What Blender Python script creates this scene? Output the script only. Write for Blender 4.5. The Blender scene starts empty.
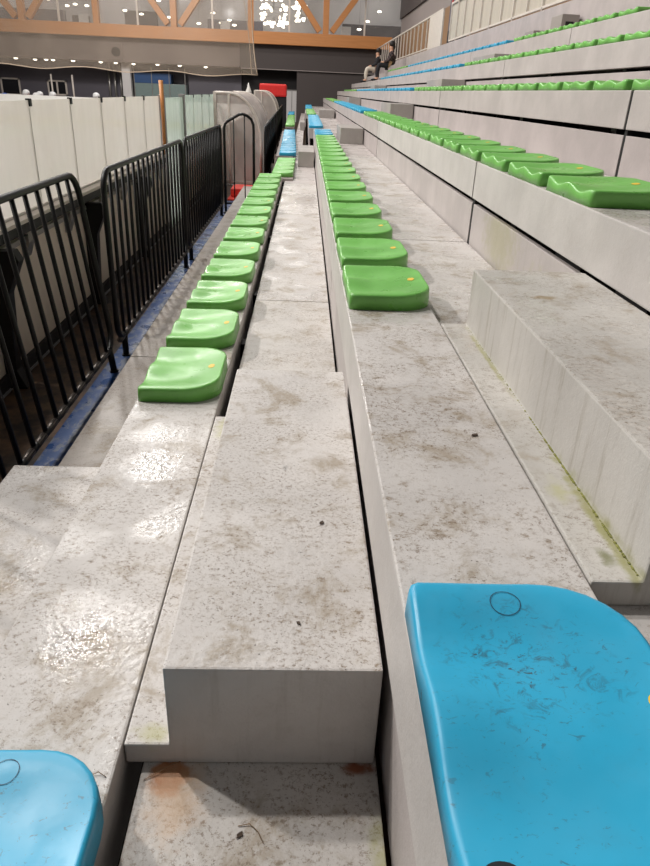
import bpy, bmesh, math, random
from mathutils import Vector, Matrix
random.seed(7)
PI = math.pi
scn = bpy.context.scene
COL = scn.collection
EYE = 1.75                      # height of the viewer above the arena floor

# ------------------------------------------------------------------ tagging
def tag(o, label=None, cat=None, group=None, kind=None):
    if label: o['label'] = label
    if cat: o['category'] = cat
    if group: o['group'] = group
    if kind: o['kind'] = kind
    return o
def empty(name, loc=(0, 0, 0), rz=0):
    o = bpy.data.objects.new(name, None); COL.objects.link(o)
    o.location = loc; o.rotation_euler = (0, 0, rz); o.empty_display_size = .1
    return o
def link(name, me, mats=None, parent=None, smooth=False):
    o = bpy.data.objects.new(name, me); COL.objects.link(o)
    if mats:
        for m in (mats if isinstance(mats, (list, tuple)) else [mats]): me.materials.append(m)
    if parent: o.parent = parent
    if smooth:
        for p in me.polygons: p.use_smooth = True
    return o
def copy_tree(o, parent=None):
    c = o.copy(); COL.objects.link(c); c.parent = parent
    for ch in list(o.children): copy_tree(ch, c)
    return c

class MB:
    """collects shapes into one mesh"""
    def __init__(s): s.bm = bmesh.new()
    def box(s, x0, x1, y0, y1, z0, z1, bev=0, mi=0):
        b = bmesh.new()
        bmesh.ops.create_cube(b, size=1)
        for v in b.verts:
            v.co = Vector(((x0+x1)/2+v.co.x*(x1-x0), (y0+y1)/2+v.co.y*(y1-y0), (z0+z1)/2+v.co.z*(z1-z0)))
        if bev: bmesh.ops.bevel(b, geom=b.edges[:], offset=bev, segments=2, profile=.6, affect='EDGES')
        s._merge(b, mi); return s
    def prism(s, prof, y0, y1, bev=0, mi=0, axis='Y'):
        b = bmesh.new()
        f = lambda p, y: (p[0], y, p[1]) if axis == 'Y' else ((y, p[0], p[1]) if axis == 'X' else (p[0], p[1], y))
        a = [b.verts.new(f(p, y0)) for p in prof]; c = [b.verts.new(f(p, y1)) for p in prof]
        b.faces.new(a); b.faces.new(c[::-1])
        n = len(prof)
        for i in range(n): b.faces.new((a[i], c[i], c[(i+1) % n], a[(i+1) % n]))
        bmesh.ops.recalc_face_normals(b, faces=b.faces[:])
        if bev: bmesh.ops.bevel(b, geom=b.edges[:], offset=bev, segments=2, profile=.6, affect='EDGES')
        s._merge(b, mi); return s
    def tube(s, pts, r, n=10, mi=0, closed=False, caps=True):
        pts = [Vector(p) for p in pts]; b = bmesh.new(); rings = []
        m = len(pts)
        prev = None
        for i, p in enumerate(pts):
            if closed: d = (pts[(i+1) % m]-pts[i-1])
            else: d = (pts[min(i+1, m-1)]-pts[max(i-1, 0)])
            d.normalize()
            if prev is None:
                up = Vector((0, 0, 1)) if abs(d.z) < .9 else Vector((1, 0, 0))
                a = d.cross(up).normalized()
            else: a = (prev-d*prev.dot(d)).normalized()
            prev = a; c = d.cross(a)
            rr = r[i] if isinstance(r, (list, tuple)) else r
            rings.append([b.verts.new(p+(a*math.cos(2*PI*k/n)+c*math.sin(2*PI*k/n))*rr) for k in range(n)])
        for i in range(m if closed else m-1):
            q, w = rings[i], rings[(i+1) % m]
            for k in range(n): b.faces.new((q[k], q[(k+1) % n], w[(k+1) % n], w[k]))
        if caps and not closed:
            b.faces.new(rings[0][::-1]); b.faces.new(rings[-1])
        bmesh.ops.recalc_face_normals(b, faces=b.faces[:])
        for f in b.faces: f.smooth = True
        s._merge(b, mi); return s
    def ball(s, c, r, sc=(1, 1, 1), mi=0, u=12, v=8):
        b = bmesh.new(); bmesh.ops.create_uvsphere(b, u_segments=u, v_segments=v, radius=r)
        for q in b.verts: q.co = Vector((q.co.x*sc[0]+c[0], q.co.y*sc[1]+c[1], q.co.z*sc[2]+c[2]))
        for f in b.faces: f.smooth = True
        s._merge(b, mi); return s
    def disc(s, c, r, h, axis='Z', n=20, mi=0, r2=None):
        b = bmesh.new()
        bmesh.ops.create_cone(b, cap_ends=True, segments=n, radius1=r, radius2=r if r2 is None else r2, depth=h)
        M = Matrix.Identity(4)
        if axis == 'Y': M = Matrix.Rotation(PI/2, 4, 'X')
        if axis == 'X': M = Matrix.Rotation(PI/2, 4, 'Y')
        bmesh.ops.transform(b, matrix=Matrix.Translation(c) @ M, verts=b.verts[:])
        s._merge(b, mi); return s
    def _merge(s, b, mi):
        me = bpy.data.meshes.new('t')
        for f in b.faces: f.material_index = mi
        b.to_mesh(me); b.free(); s.bm.from_mesh(me); bpy.data.meshes.remove(me)
    def build(s, name, mats, parent=None, smooth=False):
        me = bpy.data.meshes.new(name); s.bm.to_mesh(me); s.bm.free()
        return link(name, me, mats, parent, smooth)

# ------------------------------------------------------------------ materials
def lin(c):
    return tuple(((v/255)/12.92 if v/255 <= .04045 else ((v/255+.055)/1.055)**2.4) for v in c)+(1,)
class NT:
    def __init__(s, name):
        s.m = bpy.data.materials.new(name); s.m.use_nodes = True
        s.t = s.m.node_tree; s.n = s.t.nodes; s.l = s.t.links
        s.b = s.n['Principled BSDF']
        g = s.n.new('ShaderNodeNewGeometry'); s.pos = g.outputs['Position']
    def vmap(s, sc=(1, 1, 1), off=(0, 0, 0), src=None):
        m = s.n.new('ShaderNodeMapping'); m.inputs['Scale'].default_value = sc; m.inputs['Location'].default_value = off
        s.l.new(src or s.pos, m.inputs[0]); return m.outputs[0]
    def noise(s, scale, detail=4, rough=.55, vec=None, dist=0):
        n = s.n.new('ShaderNodeTexNoise'); n.inputs['Scale'].default_value = scale
        n.inputs['Detail'].default_value = detail; n.inputs['Roughness'].default_value = rough
        n.inputs['Distortion'].default_value = dist
        s.l.new(vec or s.pos, n.inputs['Vector']); return n.outputs['Fac']
    def ramp(s, fac, a, b, va=0, vb=1):
        r = s.n.new('ShaderNodeMapRange'); r.interpolation_type = 'SMOOTHSTEP'
        for k, v in zip(('From Min', 'From Max', 'To Min', 'To Max'), (a, b, va, vb)): r.inputs[k].default_value = v
        s.l.new(fac, r.inputs['Value']); return r.outputs[0]
    def math(s, op, a, b=None):
        n = s.n.new('ShaderNodeMath'); n.operation = op
        for i, q in enumerate((a, b)):
            if q is None: continue
            if isinstance(q, (int, float)): n.inputs[i].default_value = q
            else: s.l.new(q, n.inputs[i])
        n.use_clamp = False
        return n.outputs[0]
    def mix(s, fac, a, b):
        n = s.n.new('ShaderNodeMix'); n.data_type = 'RGBA'
        for sock, q in ((n.inputs[0], fac), (n.inputs[6], a), (n.inputs[7], b)):
            if isinstance(q, (int, float, tuple)): sock.default_value = q
            else: s.l.new(q, sock)
        return n.outputs[2]
    def spot(s, c, r, soft=1.0, stretch=(1, 1, 1)):
        """mask 1 inside an irregular blot around point c"""
        n = s.n.new('ShaderNodeVectorMath'); n.operation = 'SUBTRACT'; s.l.new(s.pos, n.inputs[0]); n.inputs[1].default_value = c
        m = s.n.new('ShaderNodeVectorMath'); m.operation = 'MULTIPLY'; s.l.new(n.outputs[0], m.inputs[0]); m.inputs[1].default_value = stretch
        q = s.n.new('ShaderNodeVectorMath'); q.operation = 'LENGTH'; s.l.new(m.outputs[0], q.inputs[0])
        d = s.math('ADD', q.outputs['Value'], s.math('MULTIPLY', s.math('SUBTRACT', s.noise(28, 4), .5), r*1.4))
        return s.ramp(d, r*(1-soft*.8), r, 1, 0)
    def axis(s, k):
        x = s.n.new('ShaderNodeSeparateXYZ'); s.l.new(s.pos, x.inputs[0]); return x.outputs[k]
    def bump(s, h, st=.2, d=.01):
        b = s.n.new('ShaderNodeBump'); b.inputs['Strength'].default_value = st; b.inputs['Distance'].default_value = d
        s.l.new(h, b.inputs['Height']); s.l.new(b.outputs[0], s.b.inputs['Normal'])
    def out(s, col, rough):
        for k, q in (('Base Color', col), ('Roughness', rough)):
            if isinstance(q, (int, float, tuple)): s.b.inputs[k].default_value = q
            else: s.l.new(q, s.b.inputs[k])
        return s.m

def simple(name, rgb, rough=.5, metal=0, var=.12, scale=12, bump=0):
    t = NT(name); c = lin(rgb)
    d = tuple(v*(1-var*1.6) for v in c[:3])+(1,); e = tuple(min(1, v*(1+var)) for v in c[:3])+(1,)
    col = t.mix(t.noise(scale, 4), d, e); t.b.inputs['Metallic'].default_value = metal
    if bump: t.bump(t.noise(scale*6, 3), bump, .004)
    return t.out(col, rough)

def deck(name, rgb=(197, 192, 188), dirt=1.0, wet=1.0, stains=(), streak=0.0, wets=()):
    """pale grey stand panels: brown speckle dirt that settles on level faces, scuffs, wet shiny patches"""
    t = NT(name); c = lin(rgb)
    g0 = t.n.new('ShaderNodeNewGeometry'); sx = t.n.new('ShaderNodeSeparateXYZ'); t.l.new(g0.outputs['Normal'], sx.inputs[0])
    flat = t.ramp(sx.outputs[2], .5, .9, .10, 1)
    dm = lambda k: t.math('MULTIPLY', flat, k*dirt)
    big = t.noise(2.6, 5, .6)
    col = t.mix(t.ramp(big, .3, .72), tuple(v*.86 for v in c[:3])+(1,), tuple(min(1, v*1.05) for v in c[:3])+(1,))
    g = t.ramp(t.noise(6.5, 8, .74, None, .4), .50, .66)
    col = t.mix(t.math('MULTIPLY', g, dm(.6)), col, lin((146, 132, 112)))
    sc = t.ramp(t.noise(30, 9, .82, t.vmap((1.0, 1.2, 1), (3, 1, 0)), .15), .53, .64)
    cl0 = t.ramp(t.noise(3.4, 4, .6, t.vmap((1, 1, 1), (8, 5, 1))), .38, .62)
    col = t.mix(t.math('MULTIPLY', t.math('MULTIPLY', sc, cl0), dm(.72)), col, lin((122, 104, 82)))
    fl = t.ramp(t.noise(90, 7, .85, t.vmap((1, 1.1, 1)), .1), .52, .60)
    cl = t.ramp(t.noise(5.2, 5, .65, t.vmap((1, 1, 1), (5, 2, 1))), .36, .58)
    col = t.mix(t.math('MULTIPLY', t.math('MULTIPLY', fl, cl), dm(.66)), col, lin((104, 84, 62)))
    fl2 = t.ramp(t.noise(130, 3, .7, None, 0), .64, .71)
    col = t.mix(t.math('MULTIPLY', fl2, dm(.7)), col, lin((70, 58, 48)))
    if streak:
        st = t.ramp(t.noise(34, 5, .65, t.vmap((1, 1, .08))), .50, .72)
        side = t.ramp(sx.outputs[2], .1, .5, 1, 0)
        col = t.mix(t.math('MULTIPLY', st, t.math('MULTIPLY', side, streak)), col, lin((134, 124, 108)))
    for (p, r, cc, s, stretch) in stains:
        col = t.mix(t.math('MULTIPLY', t.spot(p, r, 1, stretch), s), col, lin(cc))
    w = t.math('MULTIPLY', t.ramp(t.noise(3.1, 4, .55, t.vmap((1, 1, 1), (1.7, 9, 0))), .46, .60), .7)
    for (p, r) in wets: w = t.math('MAXIMUM', w, t.spot(p, r, 1.1, (1, .8, 1)))
    w = t.math('MULTIPLY', w, flat)
    rg = t.math('ADD', t.math('MULTIPLY', w, -.44*wet), t.math('ADD', .50, t.math('MULTIPLY', t.noise(40, 4), .1)))
    h = t.math('ADD', t.math('MULTIPLY', t.noise(60, 3, .5), t.math('ADD', .5, w)), t.math('MULTIPLY', t.noise(230, 3, .6), t.math('SUBTRACT', .35, t.math('MULTIPLY', w, .3))))
    t.bump(h, .7, .0022)
    return t.out(col, rg)

ALG = (142, 140, 82); RUST = (158, 92, 34)
M = {}
M['deck'] = deck('pale_panel', dirt=1.25, wets=[((-.45, 1.12, .68), .17), ((-.45, 1.88, .68), .15), ((-.1, 8.2, .63), .9)])
M['deck_far'] = deck('pale_panel_far', (182, 174, 171), .8, 1.0)
M['riser'] = deck('riser_panel', (182, 174, 171), .22, .2, streak=.16)
M['riser_far'] = deck('riser_panel_far', (176, 166, 164), .14, .2)
M['riser_mossy'] = deck('riser_panel_mossy', (182, 174, 171), .22, .2, streak=.16, stains=[
    ((1.0, 3.35, 1.14), .22, (158, 154, 110), .5, (.2, .55, 1)), ((1.0, 2.6, 1.08), .10, (160, 158, 104), .4, (.2, .3, 1))])
M['tread_rusty'] = deck('tread_panel_rusty', (192, 187, 182), 1.15, .5, stains=[
    ((-.215, .83, .63), .045, (150, 82, 26), 1.6, (1, .9, 1)), ((-.20, .79, .63), .075, (188, 156, 124), .6, (1, .7, 1)), ((.125, .848, .63), .022, (128, 66, 30), .95, (.5, 1, 1)),
    ((.155, .6, .63), .05, (160, 158, 104), .7, (1.4, .25, 1)), ((-.27, .5, .63), .06, (120, 104, 86), .7, (1.2, .2, 1))])
M['block_mid'] = deck('step_block_panel', (197, 192, 188), 1.25, .4, streak=.22, stains=[
    ((-.25, .88, .68), .035, (166, 164, 104), .55, (.6, 1.2, 1)), ((-.245, 2.15, .68), .06, (170, 168, 110), .6, (1, .5, 1)), ((-.03, 1.55, .86), .012, (30, 26, 22), .9, (1, .5, 1))])
M['block_right'] = deck('step_block_right_panel', (188, 184, 178), 1.0, 1.1, streak=.6, wets=[((.60, 1.1, 1.247), .12), ((.62, 1.7, 1.247), .07)], stains=[
    ((.556, 1.0, 1.06), .018, ALG, .8, (1, .05, .6)), ((.556, 1.9, 1.06), .012, ALG, .7, (1, .03, .6)), ((.53, .93, 1.06), .022, (110, 112, 66), .8, (1, .7, 1)),
    ((.52, 1.15, 1.06), .03, (170, 168, 116), .6, (1, .5, 1)), ((.7, 1.9, 1.247), .03, (140, 116, 80), .8, (.6, 1, 1))])
M['mossline'] = simple('moss', (146, 146, 78), .9, 0, .5, 90, .8)
M['slab_low'] = deck('low_walk_shaded', (178, 170, 163), 1.3, .6)  # base tone darkened to stand in for the barrier shadows on the walkway
M['endgrain'] = deck('block_side', (164, 157, 152), .35, .2, streak=.2)

def plastic(name, rgb, dirt=.3, specks=.3, spotc=None):
    t = NT(name); c = lin(rgb)
    col = t.mix(t.ramp(t.noise(5, 4), .3, .7), tuple(v*.90 for v in c[:3])+(1,), tuple(min(1, v*1.06) for v in c[:3])+(1,))
    g = t.ramp(t.noise(13, 6, .7), .55, .75)
    col = t.mix(t.math('MULTIPLY', g, dirt), col, tuple(v*.55+.03 for v in c[:3])+(1,))
    fl = t.ramp(t.noise(75, 4, .7, t.vmap((1, 1.5, 1), (2, 2, 2)), .8), .60, .66)
    cl = t.ramp(t.noise(7, 4, .6), .45, .6)
    if spotc: cl = t.math('MAXIMUM', t.math('MULTIPLY', cl, .55), t.spot(spotc[0], spotc[1], 1.1)); g2 = t.ramp(t.noise(38, 6, .75, None, 1), .52, .64); col = t.mix(t.math('MULTIPLY', t.math('MULTIPLY', g2, t.spot(spotc[0], spotc[1]*1.15, 1.2)), .75), col, lin((52, 84, 98)))
    col = t.mix(t.math('MULTIPLY', t.math('MULTIPLY', fl, cl), specks), col, lin((58, 62, 60)))
    t.bump(t.noise(26, 3, .5), .06, .004)
    return t.out(col, t.ramp(t.noise(9, 4), .3, .7, .26, .46) if not spotc else t.ramp(t.noise(14, 4), .3, .7, .34, .5))
M['green'] = plastic('green_plastic', (116, 184, 88), .3, .35)
M['blue'] = plastic('blue_plastic', (44, 166, 206), .12, .3)
M['blue_worn'] = plastic('blue_worn_plastic', (44, 166, 206), .16, .95, ((.30, .64, 1.1), .13))
M['sticker'] = simple('yellow_sticker', (228, 190, 60), .5)
M['capline'] = simple('dark_groove', (26, 60, 84), .6)
M['hole'] = simple('dark_hole', (12, 20, 28), .8)
M['black'] = simple('black_paint', (14, 13, 13), .45, .0, .3, 30); M['black'].node_tree.nodes['Principled BSDF'].inputs['Specular IOR Level'].default_value = .3
M['blackrubber'] = simple('black_rubber', (12, 11, 12), .75)
M['steelworn'] = simple('worn_steel', (100, 92, 86), .4, .5, .4, 40)
M['alu'] = simple('aluminium', (150, 146, 142), .35, .7)
M['alu_pale'] = simple('pale_aluminium', (214, 204, 194), .45, .1)
t = NT('blue_rubber'); cc = t.mix(t.ramp(t.noise(9, 5, .65, t.vmap((1.6, .8, 1))), .50, .60), lin((22, 62, 116)), lin((92, 100, 118)))
M['bluemat'] = t.out(cc, t.ramp(t.noise(6), .35, .6, .2, .6))
t = NT('wet_brown_floor'); cc = t.mix(t.ramp(t.noise(5, 6, .7), .35, .68), lin((34, 26, 21)), lin((104, 78, 56)))
t.bump(t.noise(30, 4), .2, .004); M['darkfloor'] = t.out(cc, .5)
M['board'] = simple('cream_board', (214, 200, 184), .5, 0, .06, 3)
M['ice'] = simple('ice', (232, 236, 238), .25, 0, .04, .8)
M['white'] = simple('white_paint', (232, 228, 222), .5, 0, .05)
M['wallgrey'] = simple('grey_wall', (150, 140, 136), .7, 0, .06, .7)
M['walldark'] = simple('dark_wall', (76, 68, 66), .7, 0, .1, .5)
M['wallblack'] = simple('black_wall', (30, 27, 28), .8, 0, .1, .5)
M['slate'] = simple('slate_wall', (92, 88, 96), .5, 0, .1, .6)
M['fascia'] = simple('taupe_fascia', (112, 100, 94), .7, 0, .06, .5)
M['wallpale'] = simple('pale_wall', (206, 202, 200), .7, 0, .05, .5)
M['brownwall'] = simple('tan_wall', (150, 116, 84), .6, 0, .15, .8)
t = NT('laminated_wood'); cc = t.mix(t.noise(3, 5, .6, t.vmap((.4, 4, 7))), lin((176, 112, 60)), lin((210, 146, 88)))
M['wood'] = t.out(cc, .45)
M['red'] = simple('red_vinyl', (226, 44, 40), .45)
M['redmat'] = simple('red_mat', (222, 66, 54), .5)
M['skin'] = simple('skin', (196, 150, 124), .6); M['hair'] = simple('dark_hair', (30, 24, 22), .6)
M['darkcloth'] = simple('dark_cloth', (34, 32, 36), .9); M['palecloth'] = simple('pale_cloth', (206, 194, 180), .9)
t = NT('plaid_cloth'); w = t.n.new('ShaderNodeTexChecker'); w.inputs['Scale'].default_value = 14; t.l.new(t.pos, w.inputs['Vector'])
w.inputs['Color1'].default_value = lin((30, 28, 32)); w.inputs['Color2'].default_value = lin((84, 66, 64)); M['plaid'] = t.out(w.outputs[0], .9)
M['helmet_w'] = simple('white_helmet', (236, 236, 236), .3); M['helmet_b'] = simple('blue_helmet', (34, 84, 176), .3)
M['jersey'] = simple('red_jersey', (196, 44, 52), .8)
M['leaf'] = simple('dead_leaf', (60, 44, 30), .8); M['twig'] = simple('twig', (132, 106, 78), .8)
M['blueband'] = simple('blue_film', (44, 78, 124), .4); M['greenpane'] = simple('green_grey_pane', (120, 136, 134), .3)
def emit(name, col, st):
    t = NT(name); t.b.inputs['Emission Color'].default_value = lin(col); t.b.inputs['Emission Strength'].default_value = st
    return t.out(lin(col), .5)
M['lamp'] = emit('lamp_glow', (255, 244, 224), 9)
def veil(name, rgb, opac, rough=.5, streaks=0, gloss=0.0, scale=(6, 6, .6)):
    """see-through sheet: part clear, part pale film"""
    m = bpy.data.materials.new(name); m.use_nodes = True; n = m.node_tree.nodes; l = m.node_tree.links
    n.remove(n['Principled BSDF']); o = n['Material Output']
    tr = n.new('ShaderNodeBsdfTransparent'); df = n.new('ShaderNodeBsdfDiffuse'); df.inputs[0].default_value = lin(rgb)
    tl = n.new('ShaderNodeBsdfTranslucent'); tl.inputs[0].default_value = lin(rgb)
    a = n.new('ShaderNodeMixShader'); a.inputs[0].default_value = .45; l.new(df.outputs[0], a.inputs[1]); l.new(tl.outputs[0], a.inputs[2])
    mx = n.new('ShaderNodeMixShader'); mx.inputs[0].default_value = opac
    l.new(tr.outputs[0], mx.inputs[1]); l.new(a.outputs[0], mx.inputs[2])
    g = n.new('ShaderNodeNewGeometry'); mp = n.new('ShaderNodeMapping'); mp.inputs['Scale'].default_value = scale
    l.new(g.outputs['Position'], mp.inputs[0]); no = n.new('ShaderNodeTexNoise'); no.inputs['Scale'].default_value = 1; no.inputs['Detail'].default_value = 5
    l.new(mp.outputs[0], no.inputs['Vector']); r = n.new('ShaderNodeMapRange')
    for k, v in zip(('From Min', 'From Max', 'To Min', 'To Max'), (.3, .7, max(0, opac-streaks), min(1, opac+streaks))): r.inputs[k].default_value = v
    l.new(no.outputs['Fac'], r.inputs[0]); l.new(r.outputs[0], mx.inputs[0])
    res = mx
    if gloss:
        gl = n.new('ShaderNodeBsdfGlossy'); gl.inputs['Roughness'].default_value = .08
        m2 = n.new('ShaderNodeMixShader'); m2.inputs[0].default_value = gloss
        l.new(mx.outputs[0], m2.inputs[1]); l.new(gl.outputs[0], m2.inputs[2]); res = m2
    l.new(res.outputs[0], o.inputs[0]); return m
M['rinkglass'] = veil('misted_rink_glass', (234, 229, 222), .74, streaks=.06, gloss=.04, scale=(4, 4, .5))
M['rinkglass_g'] = veil('green_rink_glass', (206, 218, 208), .66, streaks=.1, gloss=.04, scale=(9, 9, .8))
M['poly'] = veil('polycarbonate', (222, 212, 206), .55, streaks=.1, gloss=.05)
M['net'] = veil('netting', (206, 188, 170), .28, streaks=.05, scale=(2, 2, 2))
M['netrope'] = simple('net_rope', (178, 158, 138), .9)
M['pane'] = veil('window_pane', (200, 200, 200), .08, gloss=.08)
M['railpanel'] = veil('frosted_rail_panel', (232, 226, 214), .72, streaks=.05)

# ------------------------------------------------------------------ stand layout
XA, S, R = -.608, .778, .3816
WB, DT, HB = .304, .05, .187
def row(i): return XA+S*i, EYE-1.07+R*i       # front X, bench-top height
GAPY = {2: .010, 3: .015, 4: .008, 5: .008}
ROWN = ['lowest row', 'second row up', 'third row up', 'fourth row up', 'fifth row up', 'top row']
SEC = [(-.75, 3.98), (3.98, 9.74), (9.74, 15.5), (15.5, 27.0), (27.0, 42.5)]
SECN = ['nearest length', 'second length away', 'third length away', 'fourth length away', 'farthest length']
G = .006
for i in range(6):
    X, Z = row(i)
    for j, (y0, y1) in enumerate(SEC):
        if i >= 2 and j == 0 and i > 3: continue
        if i == 0 and j == 2: y1 = 9.98
        if i == 0 and j > 2: continue
        far = j >= 2
        md = M['deck_far'] if (far or i >= 3) else M['deck']; mr = M['riser_far'] if (far or i >= 3) else M['riser']
        dx = -.1 if (i == 1 and j == 3) else (-.2 if (i == 1 and j == 4) else 0)
        t = empty('bench_unit', (X+dx, y0, Z-.19))
        tag(t, f'pale grey bench beam with riser, {SECN[j]}, {ROWN[i]} of the stand', 'bench', 'bench beams of the stand')
        G = GAPY.get(i, .006)
        L = y1-y0-2*G
        w = WB if i else WB
        o = MB().box(-.006, w, G, G+L, 0, .19, .005).build('bench_beam', [md], t)
        if i:                                 # lower riser panel, set under the beam behind a dark gap
            a = R+DT-.19-.022
            lm = M['riser_mossy'] if (i == 2 and j == 0) else mr
            MB().box(.004, .03, G+(.012 if i < 3 else .002), G+L-(.012 if i < 3 else .002), -.030-a-.022, -.030, .003).build('riser_panel', [lm], t)
        else:
            MB().box(.004, .03, G+.004, G+L-.004, -.30, -.022, .003).build('riser_panel', [mr], t)
        if i and not (i == 1 and j > 2):
            gl = G+(.012 if i < 3 else .002)
            MB().box(.0, .05, 0, G-.0003, 0, .188).box(.008, .04, 0, gl-.0003, -.030-a-.022, -.002).build('joint_shade_strip', [M['blackrubber']], t)  # black strips added to give the open joints their dark shade
            MB().box(.0, .05, L+G+.0003, L+2*G, 0, .188).box(.008, .04, L+2*G-gl+.0003, L+2*G, -.030-a-.022, -.002).build('joint_shade_strip', [M['blackrubber']], t)
        for q in range(int(L/1.9)+1):
            yy = min(L-.1, .25+q*1.9)
            MB().box(.06, w-.03, yy, yy+.08, -(Z-.19)-.001, -.002, 0).box(w-.03, S-.14, yy, yy+.08, .19-DT-.12, .19-DT-.042, 0).build('support_bracket', [M['black']], t)
    # treads behind each bench
    for j, (y0, y1) in enumerate(SEC):
        if i == 5 and j == 0: continue
        if i >= 3 and j == 0: continue
        x0 = X+WB+(.034 if i == 0 else .012); x1 = X+S-.008
        if i == 5: x1 = 3.995
        if i == 0 and j == 2: x0 = -.27
        if i == 0 and j > 2: x0, x1 = -.27, x1-.22
        if i == 1 and j > 2: x0 -= .18
        mt = M['tread_rusty'] if (i == 0 and j == 0) else (M['deck_far'] if j >= 2 else M['deck'])
        o = MB().box(x0, x1, y0+.004, y1-.004, Z-DT-.04, Z-DT, .003).build('tread_slab', [mt])
        tag(o, f'flat pale grey foot slab behind the {ROWN[i]}, {SECN[j]}', 'floor slab', 'foot slabs of the stand')
# low walk in front of the lowest row
for j, (y0, y1) in enumerate([(-.75, 3.98), (3.98, 9.74), (9.74, 12.4)]):
    o = MB().box(-1.04, -.625, y0+.004, y1-.004, .0, .25, .004).build('walkway_slab', [M['slab_low']])
    tag(o, ['dirty grey walkway slab under barrier shadows, nearest piece', 'grey walkway slab beside the long line of green seats', 'short grey walkway slab ending near the small black hoop gate'][j], 'floor slab', 'walkway slabs')
# step blocks (L shaped: block with a low flange)
def step_block(x0, x1, xf, zb, y0, y1, mat, label, fl=True):
    ft = zb; top = zb+HB; bt = zb-DT+.001
    pr = [(xf, bt), (x1, bt), (x1, top), (x0, top), (x0, ft), (xf, ft)] if fl else [(x0, bt), (x1, bt), (x1, top), (x0, top)]
    o = MB().prism(pr, y0, y1, .005).build('step_block', [mat])
    return tag(o, label, 'step', 'concrete-look step blocks in the aisles')
_, z0 = row(0); _, z1 = row(1)
step_block(-.22, .157, -.3015, z0, .856, 2.25, M['block_mid'], 'large pale step block with rust-edged front in the centre foreground')
step_block(.565, .938, .479, z1, .862, 2.235, M['block_right'], 'pale step block at right with green algae along its foot')
o = MB().box(-1.035, -.625, -.75, 2.2, .2505, .485, .005).build('step_block', [M['deck']])
tag(o, 'low wet step block at the left edge between barrier and bench', 'step', 'concrete-look step blocks in the aisles')
MOSS = MB()
yy = .88
while yy < 2.2:
    s = random.uniform(.0012, .0038)*(1.4-.45*yy)
    MOSS.ball((.563-s*.3, yy, z1+.001), s, (1, random.uniform(1, 3), .7), u=6, v=4); yy += random.uniform(.003, .009)*(1 if yy < 1.4 else 2.2)
tag(MOSS.build('moss', [M['mossline']]), 'thin line of green moss along the foot of the right step block', 'moss', kind='stuff')
for k, yb in enumerate((12.0, 23.8)):
    for i in range(5):
        X, Z = row(i)
        if i == 4 and k == 1: continue
        x1 = X+S-.012; x0 = x1-.37
        if i == 0: x0, x1 = (-.11, .15) if k == 0 else (-.18, -.03)
        if i == 1 and k == 1: x0, x1 = .42, .90
        o = MB().box(x0, x1, yb, yb+1.5, Z-DT+.0005, Z+HB, .006).build('step_block', [M['endgrain']])
        tag(o, f'grey step block in the {["far", "farthest"][k]} aisle behind the {ROWN[i]}', 'step', 'concrete-look step blocks in the aisles')

# ------------------------------------------------------------------ seats
SL, SD, SH = .47, .302, .054
def seat_mesh(nx=16, ny=22):
    r = .125; bm = bmesh.new()
    def outline(x):
        hw = SL/2
        if x > SD-r: hw = SL/2-r+math.sqrt(max(0, r*r-(x-(SD-r))**2))
        if x < .015: hw -= .015-math.sqrt(max(0, .015**2-(.015-x)**2))
        return hw
    xs = [0, .004, .012]+[.03+(SD-r-.03)*k/(nx-9) for k in range(nx-8)]
    xs += [SD-r+r*math.sin(PI/2*k/7) for k in range(1, 8)]
    def ztop(x, t):
        s = x/SD
        wave = -.018*math.sin(PI*(t+1))**2*max(0, 1-s*1.25)**1.1
        a = min(1, s/.35); a = a*a*(3-2*a)
        dish = -.009*(1-min(1, abs(t)/.86)**2.6)*a*(1-max(0, (s-.55)/.45)**2)
        back = .010*max(0, (s-.35)/.65)**2
        return SH+wave+dish+back
    def ring_pt(x, t, k, dz, zf=None):
        hw = outline(x); y = t*hw
        cx, cy = SD*.48, 0
        X = cx+(x-cx)*k; Y = cy+(y-cy)*k
        return (X, Y, (ztop(x, y/(SL/2))+dz) if zf is None else zf)
    grid = []
    for x in xs:
        grid.append([bm.verts.new(ring_pt(x, -1+2*j/ny, .955, 0)) for j in range(ny+1)])
    for a in range(len(xs)-1):
        for j in range(ny): bm.faces.new((grid[a][j], grid[a+1][j], grid[a+1][j+1], grid[a][j+1]))
    n = len(xs)
    loop = [(0, j) for j in range(ny)]+[(a, ny) for a in range(n-1)]+[(n-1, j) for j in range(ny, 0, -1)]+[(a, 0) for a in range(n-1, 0, -1)]
    prev = [grid[a][j] for a, j in loop]
    for k, dz, zf in ((.982, -.0015, None), (.996, -.006, None), (1.0, -.013, None), (1.008, 0, 0.0)):
        cur = [bm.verts.new(ring_pt(xs[a], -1+2*j/ny, k, dz, zf)) for a, j in loop]
        for q in range(len(loop)):
            w = (q+1) % len(loop); bm.faces.new((prev[q], prev[w], cur[w], cur[q]))
        prev = cur
    bm.faces.new(prev)
    bmesh.ops.recalc_face_normals(bm, faces=bm.faces[:])
    for f in bm.faces: f.smooth = len(f.verts) < 5
    me = bpy.data.meshes.new('seat_shell'); bm.to_mesh(me); bm.free()
    return me, ztop
def mk(matk):
    me, zt = seat_mesh(); me.materials.append(M[matk]); return me, zt
GM, ZT = mk('green'); BMh, _ = mk('blue'); BW, _ = mk('blue_worn')
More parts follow.
